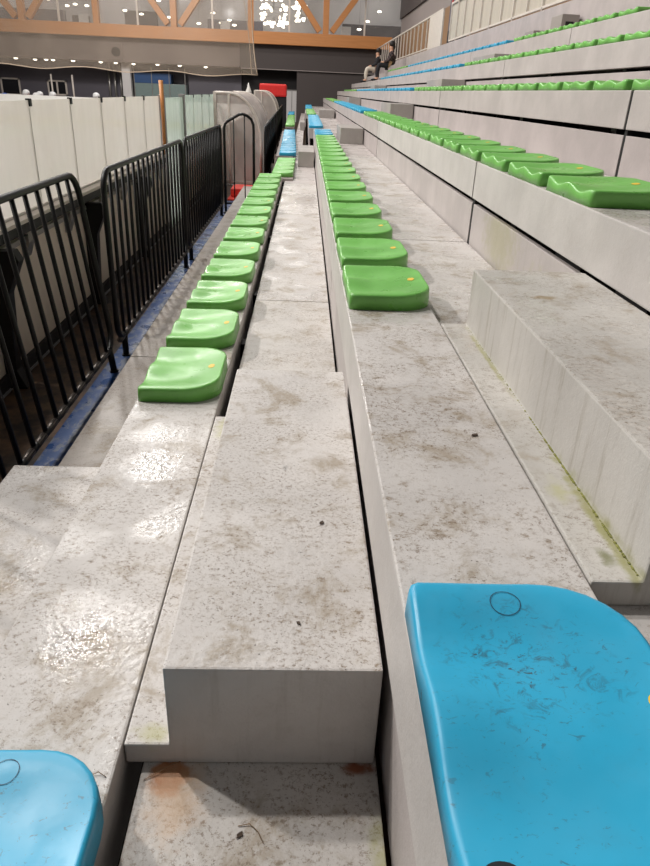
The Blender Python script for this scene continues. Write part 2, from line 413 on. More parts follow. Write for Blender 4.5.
def oval(cx, cy, rx, ry, zfun, name, mat, parent, lift=.0008, thick=None, n=28):
    bm = bmesh.new()
    if thick is None:
        c = bm.verts.new((cx, cy, zfun(cx, cy)+lift)); rings = [[c]]
        for rr in (.5, 1):
            rings.append([bm.verts.new((cx+rx*rr*math.cos(2*PI*k/n), cy+ry*rr*math.sin(2*PI*k/n), zfun(cx+rx*rr*math.cos(2*PI*k/n), cy+ry*rr*math.sin(2*PI*k/n))+lift)) for k in range(n)])
        for k in range(n):
            bm.faces.new((c, rings[1][k], rings[1][(k+1) % n])); bm.faces.new((rings[1][k], rings[2][k], rings[2][(k+1) % n], rings[1][(k+1) % n]))
    else:
        A = []
        for rr in (1, 1+thick/rx):
            A.append([bm.verts.new((cx+rx*rr*math.cos(2*PI*k/n), cy+ry*rr*math.sin(2*PI*k/n), zfun(cx+rx*rr*math.cos(2*PI*k/n), cy+ry*rr*math.sin(2*PI*k/n))+lift)) for k in range(n)])
        for k in range(n): bm.faces.new((A[0][k], A[1][k], A[1][(k+1) % n], A[0][(k+1) % n]))
    me = bpy.data.meshes.new(name); bm.to_mesh(me); bm.free()
    return link(name, me, [mat], parent)
zf = lambda x, y: ZT(min(max(SD*.48+(x-SD*.48)/.955, .001), SD), y/.955/(SL/2))+.0004
def proto(mesh, caps=True):
    r = empty('stadium_seat')
    link('seat_shell', mesh, None, r)
    s = oval(.250, .01, .013, .021, zf, 'sticker', M['sticker'], r); s['label'] = 'small yellow oval sticker'
    return r
pg = proto(GM); pb = proto(BMh); pw = proto(BW)
for q_ in list(pw.children):
    if q_.name.startswith('sticker'): bpy.data.objects.remove(q_)
oval(.268, .012, .0085, .012, zf, 'sticker', M['sticker'], pw)['label'] = 'small yellow oval sticker'
oval(.133, .190, .0205, .0205, zf, 'screw_cap', M['capline'], pw, .0006, .0012)
oval(.038, -.186, .020, .017, zf, 'screw_hole', M['hole'], pw, .0007)
used = {}
ORD = ['first', 'second', 'third', 'fourth', 'fifth', 'sixth', 'seventh', 'eighth', 'ninth', 'tenth', 'eleventh', 'twelfth', 'thirteenth', 'fourteenth', 'fifteenth',
       'sixteenth', 'seventeenth', 'eighteenth', 'nineteenth', 'twentieth', 'twenty-first', 'twenty-second', 'twenty-third', 'twenty-fourth', 'twenty-fifth', 'twenty-sixth', 'twenty-seventh', 'twenty-eighth']
seats = []   # (Y, X, z, colour, label, group)
def run(i, x, z, y0, sp, n, colr, where, dxdy=0, start=0):
    for k in range(n):
        y = y0+k*sp
        seats.append((y, x+dxdy*(y-y0), z, colr, f'{colr} moulded plastic seat, {ORD[k+start]} {where}', f'{colr} seats of the {ROWN[i]}'))
NA = 'past the near aisle, '; FA = 'past the far aisle, '
def w(a, i): return f'{a}{ROWN[i]}'
X, Z = row(0)
run(0, X, Z, 2.36, .585, 13, 'green', 'past the near aisle in the lowest row, beside the barriers')
run(0, -.46, Z-.02, 10.15, .5, 5, 'green', 'of the short inset green run beyond the lowest row')
run(0, -.46, Z+.02, 13.15, .585, 14, 'blue', 'past the far aisle in the lowest row', -.018)
run(0, -.66, Z+.02, 24.2, .585, 18, 'green', 'of the distant green seats in the lowest row', -.014)
run(0, -.86, Z+.02, 35.4, .585, 9, 'blue', 'of the farthest blue seats in the lowest row', -.01)
X, Z = row(1)
run(1, X, Z, 2.36, .592, 17, 'green', 'past the near aisle in the second row up')
run(1, X, Z, 12.55, .585, 3, 'blue', 'of the short blue run where the second row green ends')
run(1, X-.1, Z, 15.6, .585, 13, 'blue', 'of the long blue run in the second row up')
run(1, X-.14, Z, 24.2, .585, 12, 'green', 'of the distant green seats in the second row up', -.005)
run(1, X-.2, Z, 31.8, .585, 15, 'blue', 'of the farthest blue seats in the second row up')
X, Z = row(2)
run(2, X, Z, 2.33, .562, 18, 'green', 'past the near aisle in the third row up')
run(2, X, Z, 13.1, .585, 22, 'blue', 'past the far aisle in the third row up')
run(2, X, Z, 26.8, .585, 18, 'green', 'of the distant green seats in the third row up')
X, Z = row(3)
run(3, X, Z, 3.56, .545, 16, 'green', 'from the right edge of the photo, fourth row up')
run(3, X, Z, 12.75, .585, 23, 'blue', 'past the far aisle in the fourth row up')
run(3, X, Z, 26.8, .585, 14, 'green', 'of the distant green seats in the fourth row up')
X, Z = row(4)
run(4, X, Z, 5.7, .555, 12, 'green', 'from the right edge of the photo, fifth row up')
run(4, X, Z, 12.7, .585, 23, 'blue', 'past the far aisle in the fifth row up')
X, Z = row(5)
run(5, X, Z, 7.9, .58, 8, 'green', 'from the right edge of the photo, top row')
run(5, X, Z, 12.9, .585, 21, 'blue', 'past the far aisle in the top row')
run(5, X, Z, 25.6, .585, 10, 'green', 'of the distant green seats in the top row')
seats.sort(key=lambda s: s[0])
tail = seats[298:]; seats = seats[:298]
for y, x, z, c, lab, g in seats:
    yc = y+SL/2
    if y < 7.5:
        src = pg if c == 'green' else pb
        o = copy_tree(src)
    else:
        o = bpy.data.objects.new('stadium_seat', GM if c == 'green' else BMh); COL.objects.link(o)
    o.location = (x, yc, z+.0005); o.rotation_euler = (0, 0, random.uniform(-.012, .012))
    tag(o, lab, 'seat', g)
def near_blue(x, yc, z, lab, rz):
    o = copy_tree(pw); o.location = (x, yc, z+.0005); o.rotation_euler = (0, 0, rz); tag(o, lab, 'seat')
near_blue(row(1)[0]-.006, .792-SL/2, row(1)[1], 'large blue seat at the lower right, scuffed with dark marks', -.01)
near_blue(row(0)[0]+.010, .805-SL/2, row(0)[1], 'blue seat cut off by the lower left corner', 0)
for p in (pg, pb, pw):
    for ch in list(p.children): bpy.data.objects.remove(ch)
    bpy.data.objects.remove(p)
if tail:
    bm = bmesh.new()
    for y, x, z, c, *_ in tail:
        me = bpy.data.meshes.new('t'); b2 = bmesh.new()
        b2.from_mesh(GM)
        bmesh.ops.translate(b2, vec=(x, y+SL/2, z+.0005), verts=b2.verts)
        for f in b2.faces: f.material_index = 0 if c == 'green' else 1
        b2.to_mesh(me); b2.free(); bm.from_mesh(me); bpy.data.meshes.remove(me)
    me = bpy.data.meshes.new('far_seats'); bm.to_mesh(me); bm.free()
    tag(link('far_seats', me, [M['green'], M['blue']]), 'tiny green and blue seats at the far end of the stand', 'seats', kind='stuff')
# dark rail carrying the inset seats of the lowest row
for y0, y1, x0, lab in ((10.0, 12.7, -.46, 'dark low rail under the short inset run of green seats'), (13.1, 21.6, -.52, 'dark low rail under the blue seats of the lowest row'),
                        (24.1, 41, -.66, 'dark low rail under the farthest seats of the lowest row')):
    t = empty('seat_rail', (x0, y0, 0)); tag(t, lab, 'rail', 'dark rails under the inset seats')
    zz = row(0)[1]-(.021 if y0 < 13 else -.019)
    d = 0 if y0 < 13 else (-.15 if y0 < 20 else -.25)
    pr = [(.0, 0), (.30, 0), (.30+d, y1-y0), (d, y1-y0)]
    MB().prism(pr, zz-.05, zz, 0, axis='Z').build('top_plate', [M['wallgrey']], t)
    MB().prism([(.06, .06), (.24, .06), (.24+d, y1-y0-.06), (.06+d, y1-y0-.06)], 0.0, zz-.05, 0, axis='Z').build('pedestal', [M['black']], t)

# ------------------------------------------------------------------ ground
def struct(o): o['kind'] = 'structure'; return o
struct(MB().box(-1.8, 12, -2, 52, -.2, -.002).build('floor', [M['darkfloor']]))
o = MB().box(-1.33, -1.045, -1.0, 12.3, -.001, .012, .003).build('rubber_mat', [M['bluemat']]); tag(o, 'worn blue rubber strip running under the black barriers', 'mat')
o = MB().box(-1.33, -.5, 12.45, 14.5, -.001, .02, .003).build('floor_mat', [M['redmat']]); tag(o, 'red floor mat behind the small black hoop gate', 'mat')
o = MB().box(-1.30, -.80, 12.7, 13.3, .021, .17, .03).build('padded_bench', [M['redmat']]); tag(o, 'low red padded bench inside the curved shelter', 'bench')
struct(MB().box(-40, -1.8, 33.01, 52, -.2, -.002).build('floor_far', [M['darkfloor']]))
struct(MB().box(-40, -1.86, -6, 33, -.2, .06).build('ice_surface', [M['ice']]))

# ------------------------------------------------------------------ rink boards
bd = [(-1.2, 4.16), (4.16, 9.5)]
def board_section(y0, y1, lab, rz=0):
    t = empty('rink_board', (-1.83, y0, 0), rz); tag(t, lab, 'rink boards', 'cream rink board sections')
    L = y1-y0
    MB().box(-.02, 0, .005, L-.005, .06, .93, .004).build('board_panel', [M['board']], t)
    MB().box(-.05, .075, .0, L, .93, .955, .006).build('ledge', [M['alu_pale']], t)
    MB().box(.0, .055, .0, L, .86, .925, .008).build('upper_rail', [M['black']], t)
    MB().box(.0, .035, .0, L, .80, .835, .006).build('lower_rail', [M['alu']], t)
    MB().box(.0, .03, .0, L, .02, .10, .004).build('kick_rail', [M['blackrubber']], t)
    k = 0; yy = .44
    while yy < L and not rz:
        MB().prism([(0, .80), (.055, .86), (.055, .80), (.02, .70), (0, .70)], yy-.05, yy+.05, 0).build('rail_clamp', [M['alu']], t)
        yy += .88
    yy = (4.05-y0) % 1.9
    while yy < L and not rz:
        b = MB().prism([(0, .85), (.16, .86), (.19, .80), (.10, .60), (.07, .12), (.12, 0.0), (0, 0.0)], yy-.045, yy+.045, .006)
        b.build('buttress', [M['black']], t); yy += 1.9
board_section(-1.2, 4.16, 'cream rink board with ledge and dark brackets, nearest section')
board_section(4.16, 9.5, 'cream rink board behind the middle black barrier')
board_section(11.3, 31, 'cream rink board running far behind the curved shelters', .018)
def glass_panel(y0, y1, lab, mat):
    t = empty('glass_panel', (-1.84, y0, .956)); tag(t, lab, 'glass panel', 'rink glass panels')
    MB().box(-.006, .006, .0055, y1-y0-.0005, 0, .668).build('pane', [mat], t)
    MB().box(-.014, .014, .0, .045, .63, .678, .003).build('clip', [M['black']], t)
    MB().box(-.0065, .0065, .0, .005, .0, .62).build('joint_strip', [M['alu']], t)
    MB().box(-.012, .012, 0, y1-y0, .0, .014).build('sill', [M['white']], t)
jy = [2.4, 3.28, 4.16, 5.04, 5.92, 6.8, 7.68, 8.58, 9.46]
for k in range(len(jy)-1):
    glass_panel(jy[k], jy[k+1]-.001, f'misted clear rink glass panel, {ORD[k]} from the left above the boards', M['rinkglass'])
jg = [11.35, 12.35, 13.35, 14.35, 15.35]
for k in range(4):
    glass_panel(jg[k], jg[k+1]-.001, f'greenish rink glass panel, {ORD[k]} past the grey door posts', M['rinkglass_g'])
for yy, lab in ((9.62, 'grey steel door post right of the misted rink glass'), (11.2, 'grey steel door post left of the greenish rink glass')):
    tag(MB().box(-1.87, -1.79, yy-.05, yy+.05, 0, 1.64, .006).build('door_post', [M['alu']]), lab, 'post', 'rink door posts')
o = MB().box(-1.85, -1.81, 9.69, 11.13, -.001, 1.60, .004).build('rink_door', [M['rinkglass_g']]); tag(o, 'pale misted rink door between two grey posts', 'door')
o = MB().tube([(-1.79, 9.43, .957), (-1.79, 9.46, 1.4), (-1.79, 9.44, 1.80)], [.02, .022, .028], 8).build('wooden_stick', [M['wood']]); tag(o, 'tan wooden stick standing against the end of the rink glass', 'stick')
# far end of the ice
t = empty('end_board', (-1.86, 33, 0)); tag(t, 'white board closing the far end of the ice', 'rink boards')
MB().box(-30, 0, 0, .08, .06, 1.13, .01).build('board_panel', [M['white']], t)
MB().box(-30, 0, -.02, 0, .06, .28, .0).build('kick_strip', [simple('yellow_kick', (214, 190, 120), .5)], t)

# players behind the end board
def skin_body(name, pts, edges, rad, mat, parent, sub=1):
    me = bpy.data.meshes.new(name); me.from_pydata(pts, edges, []); o = link(name, me, [mat], parent)
    md = o.modifiers.new('s', 'SKIN'); md.use_smooth_shade = True
    for v, r in zip(me.skin_vertices[0].data, rad): v.radius = (r, r); v.use_root = False
    me.skin_vertices[0].data[0].use_root = True
    s = o.modifiers.new('d', 'SUBSURF'); s.levels = sub; s.render_levels = sub
    return o
def player(x, y, zh, hm, lab):
    t = empty('person', (x, y, 0)); t.scale = (1.15, 1, zh/1.30); tag(t, lab, 'person', 'people in helmets beyond the rink')
    P = [(0, 0, .62), (0, 0, .85), (0, 0, 1.0), (0, 0, 1.08), (0, 0, 1.17), (.18, 0, .98), (.26, -.05, .76), (.24, -.2, .62), (-.18, 0, .98), (-.26, -.05, .76), (-.24, -.2, .62), (.1, 0, .55), (.11, -.08, .28), (.11, 0, .03), (-.1, 0, .55), (-.11, -.08, .28), (-.11, 0, .03)]
    E = [(0, 1), (1, 2), (2, 3), (3, 4), (2, 5), (5, 6), (6, 7), (2, 8), (8, 9), (9, 10), (0, 11), (11, 12), (12, 13), (0, 14), (14, 15), (15, 16)]
    skin_body('body', P, E, [.15, .16, .15, .06, .10, .08, .06, .045, .08, .06, .045, .1, .075, .05, .1, .075, .05], M['jersey'], t)
    MB().ball((0, 0, 1.2), .14, (1, 1.08, .95)).box(-.1, .1, -.17, -.12, 1.12, 1.2, .01).build('helmet', [hm], t)
zh = EYE-.64
for k, (x, hm, lab, dz) in enumerate(((-13.36, M['helmet_b'], 'person in blue helmet at the far left beyond the rink glass', -.1), (-12.68, M['helmet_w'], 'person in white helmet beside the blue helmet beyond the rink', .06),
        (-12.34, M['helmet_w'], 'person in white helmet, second white helmet beyond the rink', 0), (-11.98, M['helmet_w'], 'person in white helmet, third white helmet beyond the rink', -.04), (-11.5, M['helmet_w'], 'person in white helmet, rightmost of the group beyond the rink', .02),
        (-9.75, M['helmet_w'], 'person in white helmet apart from the others beyond the rink', .05))):
    player(x, 34+.75*(k % 3), zh+dz+.12, hm, lab)

# ------------------------------------------------------------------ black crowd barriers
def rounded(u0, u1, v0, v1, r, n=5):
    P = []
    for cx, cy, a in ((u1-r, v1-r, 0), (u0+r, v1-r, 90), (u0+r, v0+r, 180), (u1-r, v0+r, 270)):
        for k in range(n+1):
            q = math.radians(a+90*k/n); P.append((cx+r*math.cos(q), cy+r*math.sin(q)))
    return P
def barrier(x, y0, y1, lean, lab, spc=.165, z0=.17, z1=1.26, rb=.0125, simplefar=False):
    t = empty('crowd_barrier', (x, y0, .0)); tag(t, lab, 'barrier', 'black crowd barriers along the walkway')
    t.rotation_euler = (0, -lean, .017 if simplefar else 0)
    fz = .013 if lean else 0; ff = .006 if lean else 0; fx = .05 if simplefar else .10
    L = y1-y0
    fr = MB().tube([(0, u, v) for u, v in rounded(0, L, z0, z1, .13)], .019, 10, closed=True); fr.build('frame', [M['black']], t)
    k = 1; n = int(L/spc)
    for k in range(1, n):
        yy = L*k/n; e = 0
        d = min(yy, L-yy)
        if d < .13: e = .13-math.sqrt(max(0, .13**2-(.13-d)**2))
        MB().tube([(0, yy, z0+e), (0, yy, z1-e)], rb, 6).build('bar', [M['black']], t)
        if not simplefar:
            MB().tube([(0, yy-L/n+.03, z0), (0, yy-.03, z0)], .0198, 8).build('rail_sleeve', [M['steelworn']], t)
    for yy in (.16, L-.10):
        MB().tube([(0, yy, z0+.02), (0, yy, .014+ff)], .022, 8).disc((0, yy, .018+ff), .030, .010, n=12).build('foot', [M['black']], t)
    return t
barrier(-1.24, 1.42, 4.40, .115, 'nearest black barrier, leaning outwards at the left edge')
barrier(-1.24, 4.47, 7.44, 0.0, 'middle upright black barrier beside the first green seats')
barrier(-1.24, 7.56, 10.86, 0.0, 'third black barrier, ending at the small hoop gate')
# hoop gate
t = empty('hoop_gate', (-1.2, 11.0, 0)); tag(t, 'small black hoop gate with two bars across the walkway end', 'gate')
path = [(0, 0, .14), (0, 0, 1.22), (.015, 0, 1.27), (.05, 0, 1.31), (.22, 0, 1.405), (.28, 0, 1.415), (.34, 0, 1.395), (.40, 0, 1.35), (.43, 0, 1.28), (.435, 0, 1.18), (.435, 0, .14)]
MB().tube(path, .02, 8).build('frame', [M['black']], t)
MB().tube([(.0, 0, .16), (.435, 0, .16)], .014, 8).build('bottom_rail', [M['black']], t)
for xx, zt in ((.14, 1.36), (.30, 1.40)): MB().tube([(xx, 0, .16), (xx, 0, zt)], .010, 6).build('bar', [M['black']], t)
for xx in (0, .435): MB().box(xx-.03, xx+.03, -.08, .08, .0135, .036, .003).tube([(xx, 0, .036), (xx, 0, .15)], .018, 8).build('foot', [M['black']], t)
# barriers in front of the shelters
yy = 13.5; k = 0
while yy < 33:
    dx = -.051*k
    barrier(-.735+dx, yy, yy+2.9, 0, f'black barrier beside the curved shelters, {ORD[k]} one past the hoop gate', .16, .17, 1.15, .010, True)
    yy += 3.0; k += 1

# ------------------------------------------------------------------ curved shelters
def shelter(y0, y1, x0, x1, ztop, lab):
    t = empty('bench_shelter', (x0, y0, 0), .016); tag(t, lab, 'shelter', 'curved team shelters')
    W = x1-x0; L = y1-y0; n = 14; flat = .30*W
    prof = [(0, ztop), (flat*.6, ztop+.004)]+[(flat+(W-flat)*math.sin(PI/2*k/n), .80+(ztop-.80)*math.cos(PI/2*k/n)) for k in range(n+1)]+[(W, .05)]
    def sheet(pr, th, ya, yb):
        b = bmesh.new(); c = []
        for p in pr: c.append((b.verts.new((p[0], ya, p[1])), b.verts.new((p[0], yb, p[1]))))
        for a, d in zip(c, c[1:]): b.faces.new((a[0], d[0], d[1], a[1]))
        me = bpy.data.meshes.new('roof_sheet'); b.to_mesh(me); b.free()
        o = link('roof_sheet', me, [M['poly']], t, True); q = o.modifiers.new('so', 'SOLIDIFY'); q.thickness = th; return o
    sheet(prof, .008, .03, L-.03)
    nr = 1
    for k in range(nr+1):
        yk = L*k/nr
        MB().tube([(p[0], yk, p[1]) for p in prof], .028, 8).build('arch_rib', [M['alu_pale']], t)
    b = bmesh.new(); vs = [b.verts.new((p[0], .0, p[1])) for p in prof]+[b.verts.new((0, 0, .05))]; b.faces.new(vs)
    me = bpy.data.meshes.new('end_pane'); b.to_mesh(me); b.free(); o = link('end_pane', me, [M['poly']], t); o.modifiers.new('so', 'SOLIDIFY').thickness = .006
    MB().box(-.03, .03, -.03, .03, .0, ztop+.02, .004).build('front_post', [M['alu_pale']], t)
    MB().box(flat-.02, flat+.02, -.025, .025, .0, ztop, .004).build('middle_post', [M['alu_pale']], t)
    MB().box(0, W, -.02, .02, .02, .07, .004).build('sill_rail', [M['alu_pale']], t)
    MB().box(-.03, .03, .03, L, ztop-.02, ztop+.02, .004).build('eaves_rail', [M['alu_pale']], t)
shelter(14.6, 19.0, -1.755, -.87, EYE-.09, 'long curved clear plastic shelter nearest the hoop gate')
shelter(31.2, 34.9, -2.12, -1.20, EYE-.06, 'smaller curved clear shelter in front of the red padding')

# red box, white cone etc. at the far end
t = empty('covered_cabinet', (-1.68, 38.6, 0)); tag(t, 'dark cabinet topped with a bright red padded cover at the far end', 'cabinet')
MB().box(-.66, .66, -.3, .4, 0, 1.46, .01).build('body', [M['wallblack']], t)
MB().box(-.68, .68, -.36, .44, 1.44, 2.02, .08).build('padded_cover', [M['red']], t)
def cone(x, y, zb, h, r, lab):
    b = MB(); pts = [(0, 0, 0), (0, 0, h*.25), (0.01, 0, h*.55), (0, 0, h*.8), (0, 0, h)]
    b.tube(pts, [r, r*.95, r*.5, r*.28, r*.08], 9); o = b.build('netting_bundle', [M['white']]); o.location = (x, y, zb)
    tag(o, lab, 'bundle', 'pale tied bundles')
    return o
t = MB().box(-2.95, -2.45, 35.8, 36.3, 0.0, 1.52, .01).build('equipment_box', [M['slate']]); tag(t, 'grey equipment box behind the long curved shelter', 'box')
cone(-2.74, 36.05, 1.521, .48, .15, 'pale cone-shaped bundle above the long curved shelter')

# ------------------------------------------------------------------ netting
b = bmesh.new(); G_ = []
nx, nz = 60, 16
for i in range(nx+1):
    u = i/nx; c = []
    for j in range(nz+1):
        v = j/nz
        zz = EYE+.44+v*5.0+.06*math.sin(u*40)*(1-v)**3
        xr = -1.93-.32*v**.7-.05*math.sin(v*5)
        xx = -26+(xr+26)*u**.8
        c.append(b.verts.new((xx, 30+.12*math.sin(xx*2.2)+.05*math.sin(v*9+xx), zz)))
    G_.append(c)
for i in range(nx):
    for j in range(nz): b.faces.new((G_[i][j], G_[i+1][j], G_[i+1][j+1], G_[i][j+1]))
me = bpy.data.meshes.new('safety_net'); b.to_mesh(me)
bot = [tuple(c[0].co) for c in G_]; rt = [tuple(q.co) for q in G_[-1]]; rt2 = [(q[0]-.22-.1*k/16, q[1]+.05, q[2]) for k, q in enumerate(rt)]
b.free()
net = link('safety_net', me, [M['net']], None, True); tag(net, 'large hanging safety net across the upper left, hazy tan mesh', 'net')
MB().tube(bot, .016, 5).build('bottom_rope', [M['netrope']], net)
MB().tube(rt, .022, 5).build('edge_rope', [M['netrope']], net)
MB().tube([(p[0]+.09*math.sin(k*.4), p[1], p[2]) for k, p in enumerate(rt2)], .016, 5).build('edge_rope', [M['netrope']], net)

# ------------------------------------------------------------------ far end building
Y0 = 46.0; E_ = EYE
def wall(name, x0, x1, z0, z1, mat, y=Y0, d=.2): return struct(MB().box(x0, x1, y, y+d, z0, z1).build(name, [mat]))
wall('wall_far', -26, -4.0, E_+1.1, E_+2.4, M['fascia'], Y0, .3)
wall('wall_far_right', -4.0, 9, E_+1.1, E_+2.4, M['walldark'], Y0, .3)
wall('wall_far_low', -26, -7.2, -.2, E_+1.1, M['slate'], Y0+1.6)
wall('wall_far_low_right', -7.2, -3.99, -.2, E_+1.1, M['slate'], Y0+.9)
wall('wall_far_recess', -4.0, -.6, -.2, E_+1.1, M['wallblack'], Y0+1.0)
wall('wall_far_stand', -.6, 9, -.2, E_+1.1, M['walldark'], Y0+.1)
struct(MB().box(-26, -3.99, Y0-.6, Y0+1.7, E_+1.1, E_+1.16).build('trim_soffit', [M['fascia']]))
struct(MB().box(-4.0, -.6, Y0+.05, Y0+1.05, E_+1.1, E_+1.16).build('trim_soffit_right', [M['wallblack']]))
struct(MB().box(-26, 9, Y0-.05, Y0-.0, E_+1.06, E_+1.10).build('trim_line', [M['wallgrey']]))
tag(MB().box(-26, 4.9, Y0-.55, Y0-.05, E_+2.36, E_+3.0, .02).build('timber_beam', [M['wood']]), 'long horizontal laminated timber beam across the far wall', 'beam')
def strut(x0, z0, x1, z1, lab, w=.17):
    d = Vector((x1-x0, 0, z1-z0)); L = d.length; o = MB().box(-w, w, -.2, .2, 0, L, .015).build('timber_strut', [M['wood']])
    o.location = (x0, Y0-.3, z0); o.rotation_euler = (0, math.atan2(d.x, d.z), 0)
    tag(o, lab, 'strut', 'timber roof struts')
for nm, xn in (('left', -16.3), ('middle', -7.7), ('right', 1.02)):
    zb = E_+3.001
    strut(xn-.35, zb+.13, xn-2.9, zb+3.4, f'timber strut slanting left from the {nm} truss joint', .16)
    strut(xn+.35, zb+.13, xn+2.9, zb+3.4, f'timber strut slanting right from the {nm} truss joint', .16)
    strut(xn, zb, xn, zb+3.6, f'upright timber post at the {nm} truss joint', .17)
strut(-12.1, E_+3.001, -12.1, E_+6.6, 'lone upright timber post between left and middle joints', .16)
strut(-3.3, E_+3.001, -3.3, E_+6.6, 'lone upright timber post beside the net edge', .16)
# glazed lounge above the beam
wall('wall_lounge_back', -26, 9, E_+2.4, E_+7, M['wallpale'], Y0+6)
struct(MB().box(-26, 9, Y0, Y0+6.2, E_+2.4, E_+2.46).build('floor_lounge', [M['walldark']]))
struct(MB().box(-26, 9, Y0, Y0+6.2, E_+7, E_+7.1).build('ceiling_lounge', [M['wallpale']]))
mx = [-26, -24, -19.1, -14.35, -9.85, -5.55, -1.1, 3.3, 8]
for k in range(len(mx)-1):
    t = empty('window_%d' % (k+1), (mx[k], Y0+.1, E_+2.46)); t['kind'] = 'structure'
    MB().box(.04, mx[k+1]-mx[k]-.04, 0, .02, 0, 4.5).build('pane', [M['pane']], t)
    MB().box(-.05, .05, -.05, .07, 0, 4.54).build('mullion', [M['alu_pale']], t)
def lounge(x0, x1, z1, mat, lab, dy=4.5):
    tag(MB().box(x0, x1, Y0+dy, Y0+dy+.5, E_+2.461, z1, .02).build('counter', [mat]), lab, 'counter', 'lounge counters')
lounge(-25, -15.4, E_+3.95, M['slate'], 'dark counter behind the glass at upper left')
lounge(-14.9, -13.9, E_+3.7, M['walldark'], 'small dark cabinet left of the white chairs')
lounge(-11.6, -9.6, E_+4.1, M['walldark'], 'square dark cabinet right of the lone post')
lounge(-6.4, -2.9, E_+3.85, M['slate'], 'dark counter behind the net left of the lamps')
lounge(2.2, 8, E_+3.95, M['walldark'], 'dark counter behind the glass above the seated people')
def lchair(x, lab):
    t = empty('lounge_chair', (x, Y0+2.5, E_+2.461)); tag(t, lab, 'chair', 'white lounge chairs')
    MB().box(-.28, .28, -.25, .25, .45, .52, .02).build('seat', [M['white']], t)
    MB().box(-.30, .30, .22, .28, .5, 1.2, .03).build('backrest', [M['white']], t)
    for a in (-.24, .24):
        for c in (-.2, .2): MB().tube([(a, c, 0), (a, c, .46)], .02, 6).build('leg', [M['alu']], t)
for x, lab in ((-13.7, 'white chair behind glass, left of the pair'), (-12.9, 'white chair behind glass, right of the pair'), (-5.1, 'white chair behind the net'), (2.35, 'white chair near the right truss joint')): lchair(x, lab)
# glowing balls on added cords, standing in for lamp reflections in the lounge glass
pl = [(-15.9, 4.4), (-14.8, 4.1), (-14.3, 4.2), (-13.6, 4.15), (-11.3, 4.0), (-10.3, 3.85), (-8.6, 3.75), (-5.9, 4.1), (-5.4, 3.6), (-4.9, 3.75), (-4.6, 3.5), (-6.8, 3.5), (4.4, 4.6), (3.7, 4.05), (3.2, 3.6), (-9.2, 4.6), (-6.2, 4.9)]
first = None
NM = ['first', 'second', 'third', 'fourth', 'fifth', 'sixth', 'seventh', 'eighth', 'ninth', 'tenth', 'eleventh', 'twelfth', 'thirteenth', 'fourteenth', 'fifteenth', 'sixteenth', 'seventeenth']
for k, (x, z) in enumerate(sorted(pl)):
    if first is None:
        t = empty('lamp_reflection'); cd_ = MB().tube([(0, 0, .05), (0, 0, 2.4)], .008, 4).build('added_cord', [M['alu']], t); MB().ball((0, 0, 0), .10, (1.4, 1, .6)).build('bulb', [M['lamp']], cd_); first = t
    else: t = copy_tree(first)
    t.location = (x, Y0+3.4, E_+z); tag(t, f'small glowing lamp reflection in the lounge glass, {NM[k]} from the left', 'lamp', 'lamp reflections in the lounge glass')
def chandelier(x, z, rx, rz, n, lab):
    t = empty('chandelier', (x, Y0+2.4, E_+z)); tag(t, lab, 'chandelier', 'bright lounge chandeliers')
    MB().tube([(0, 0, 0), (0, 0, 7-z)], .03, 6).build('rod', [M['alu']], t)
    hub = MB()
    for k in range(n):
        a = random.uniform(-1, 1)*rx; c = random.uniform(-.6, .6); h = random.uniform(-1, 1)*rz
        MB().ball((a, c, h), .085, (random.uniform(.7, 1.6), 1, random.uniform(.5, 1.3)), u=8, v=6).build('bulb', [M['lamp']], t)
        hub.tube([(0, 0, h*.6), (a, c, h)], .008, 4)
    hub.build('arms', [M['alu']], t)
chandelier(-2.1, 4.35, .85, .95, 60, 'wide cluster of bright bulbs just right of the net edge')
chandelier(-.45, 4.3, .55, .5, 22, 'smaller cluster of bright bulbs left of the right strut')
# downlights under the fascia
for k, (x, dy) in enumerate(((-17.0, 0), (-15.25, 0), (-14.95, .3), (-13.69, 0), (-12.1, 0), (-11.3, .3), (-8.8, 0), (-7.5, 0), (-10.4, .9), (-16.2, .9), (-6.0, .2))):
    t = empty('downlight', (x, Y0-.3+dy, E_+1.06)); tag(t, f'round downlight under the far fascia, {["leftmost", "second", "third", "fourth", "fifth", "sixth", "eighth", "ninth", "seventh", "recessed left", "tenth"][k]} of the line', 'lamp', 'downlights under the far fascia')
    rm = MB().disc((0, 0, .02), .15, .04, n=14).build('rim', [M['white']], t); MB().ball((0, 0, -.01), .11, (1, 1, .5), u=10, v=6).build('bulb', [M['lamp']], rm)
# openings low on the far wall
def framed(x0, x1, z0, z1, y, lab, mull=0):
    t = empty('framed_window', (x0, y, z0)); tag(t, lab, 'window', 'white-framed dark windows')
    W, H = x1-x0, z1-z0
    MB().box(0, W, -.04, 0, 0, .09).box(0, W, -.04, 0, H-.09, H).box(0, .1, -.04, 0, 0, H).box(W-.1, W, -.04, 0, 0, H).build('frame', [M['alu_pale']], t); fr = t.children[0]
    MB().box(.1, W-.1, -.015, -.005, .09, H-.09).build('pane', [simple('dark_pane', (24, 24, 28), .2)], fr)
    if mull: MB().box(W/2-.05, W/2+.05, -.05, 0, .05, H-.05).build('mullion', [M['alu_pale']], t)
sc = 47.6/46
framed(-18.2*sc, -17.05*sc, E_-.95, E_+.02, Y0+1.59, 'white-framed dark window at the far left end')
framed(-15.45*sc, -14.3*sc, E_-.85, E_+.0, Y0+1.59, 'white-framed dark double window left of the white pillar', 1)
for x, lab in ((-14.7, 'thin white pole in front of the double window'), (-13.5, 'thin white pole right of the double window')):
    o = MB().tube([(0, 0, 0), (0, 0, 2.05)], .05, 8).build('slim_pole', [M['alu_pale']]); o.location = (x, Y0-1.5, 0); tag(o, lab, 'pole', 'slim white poles')
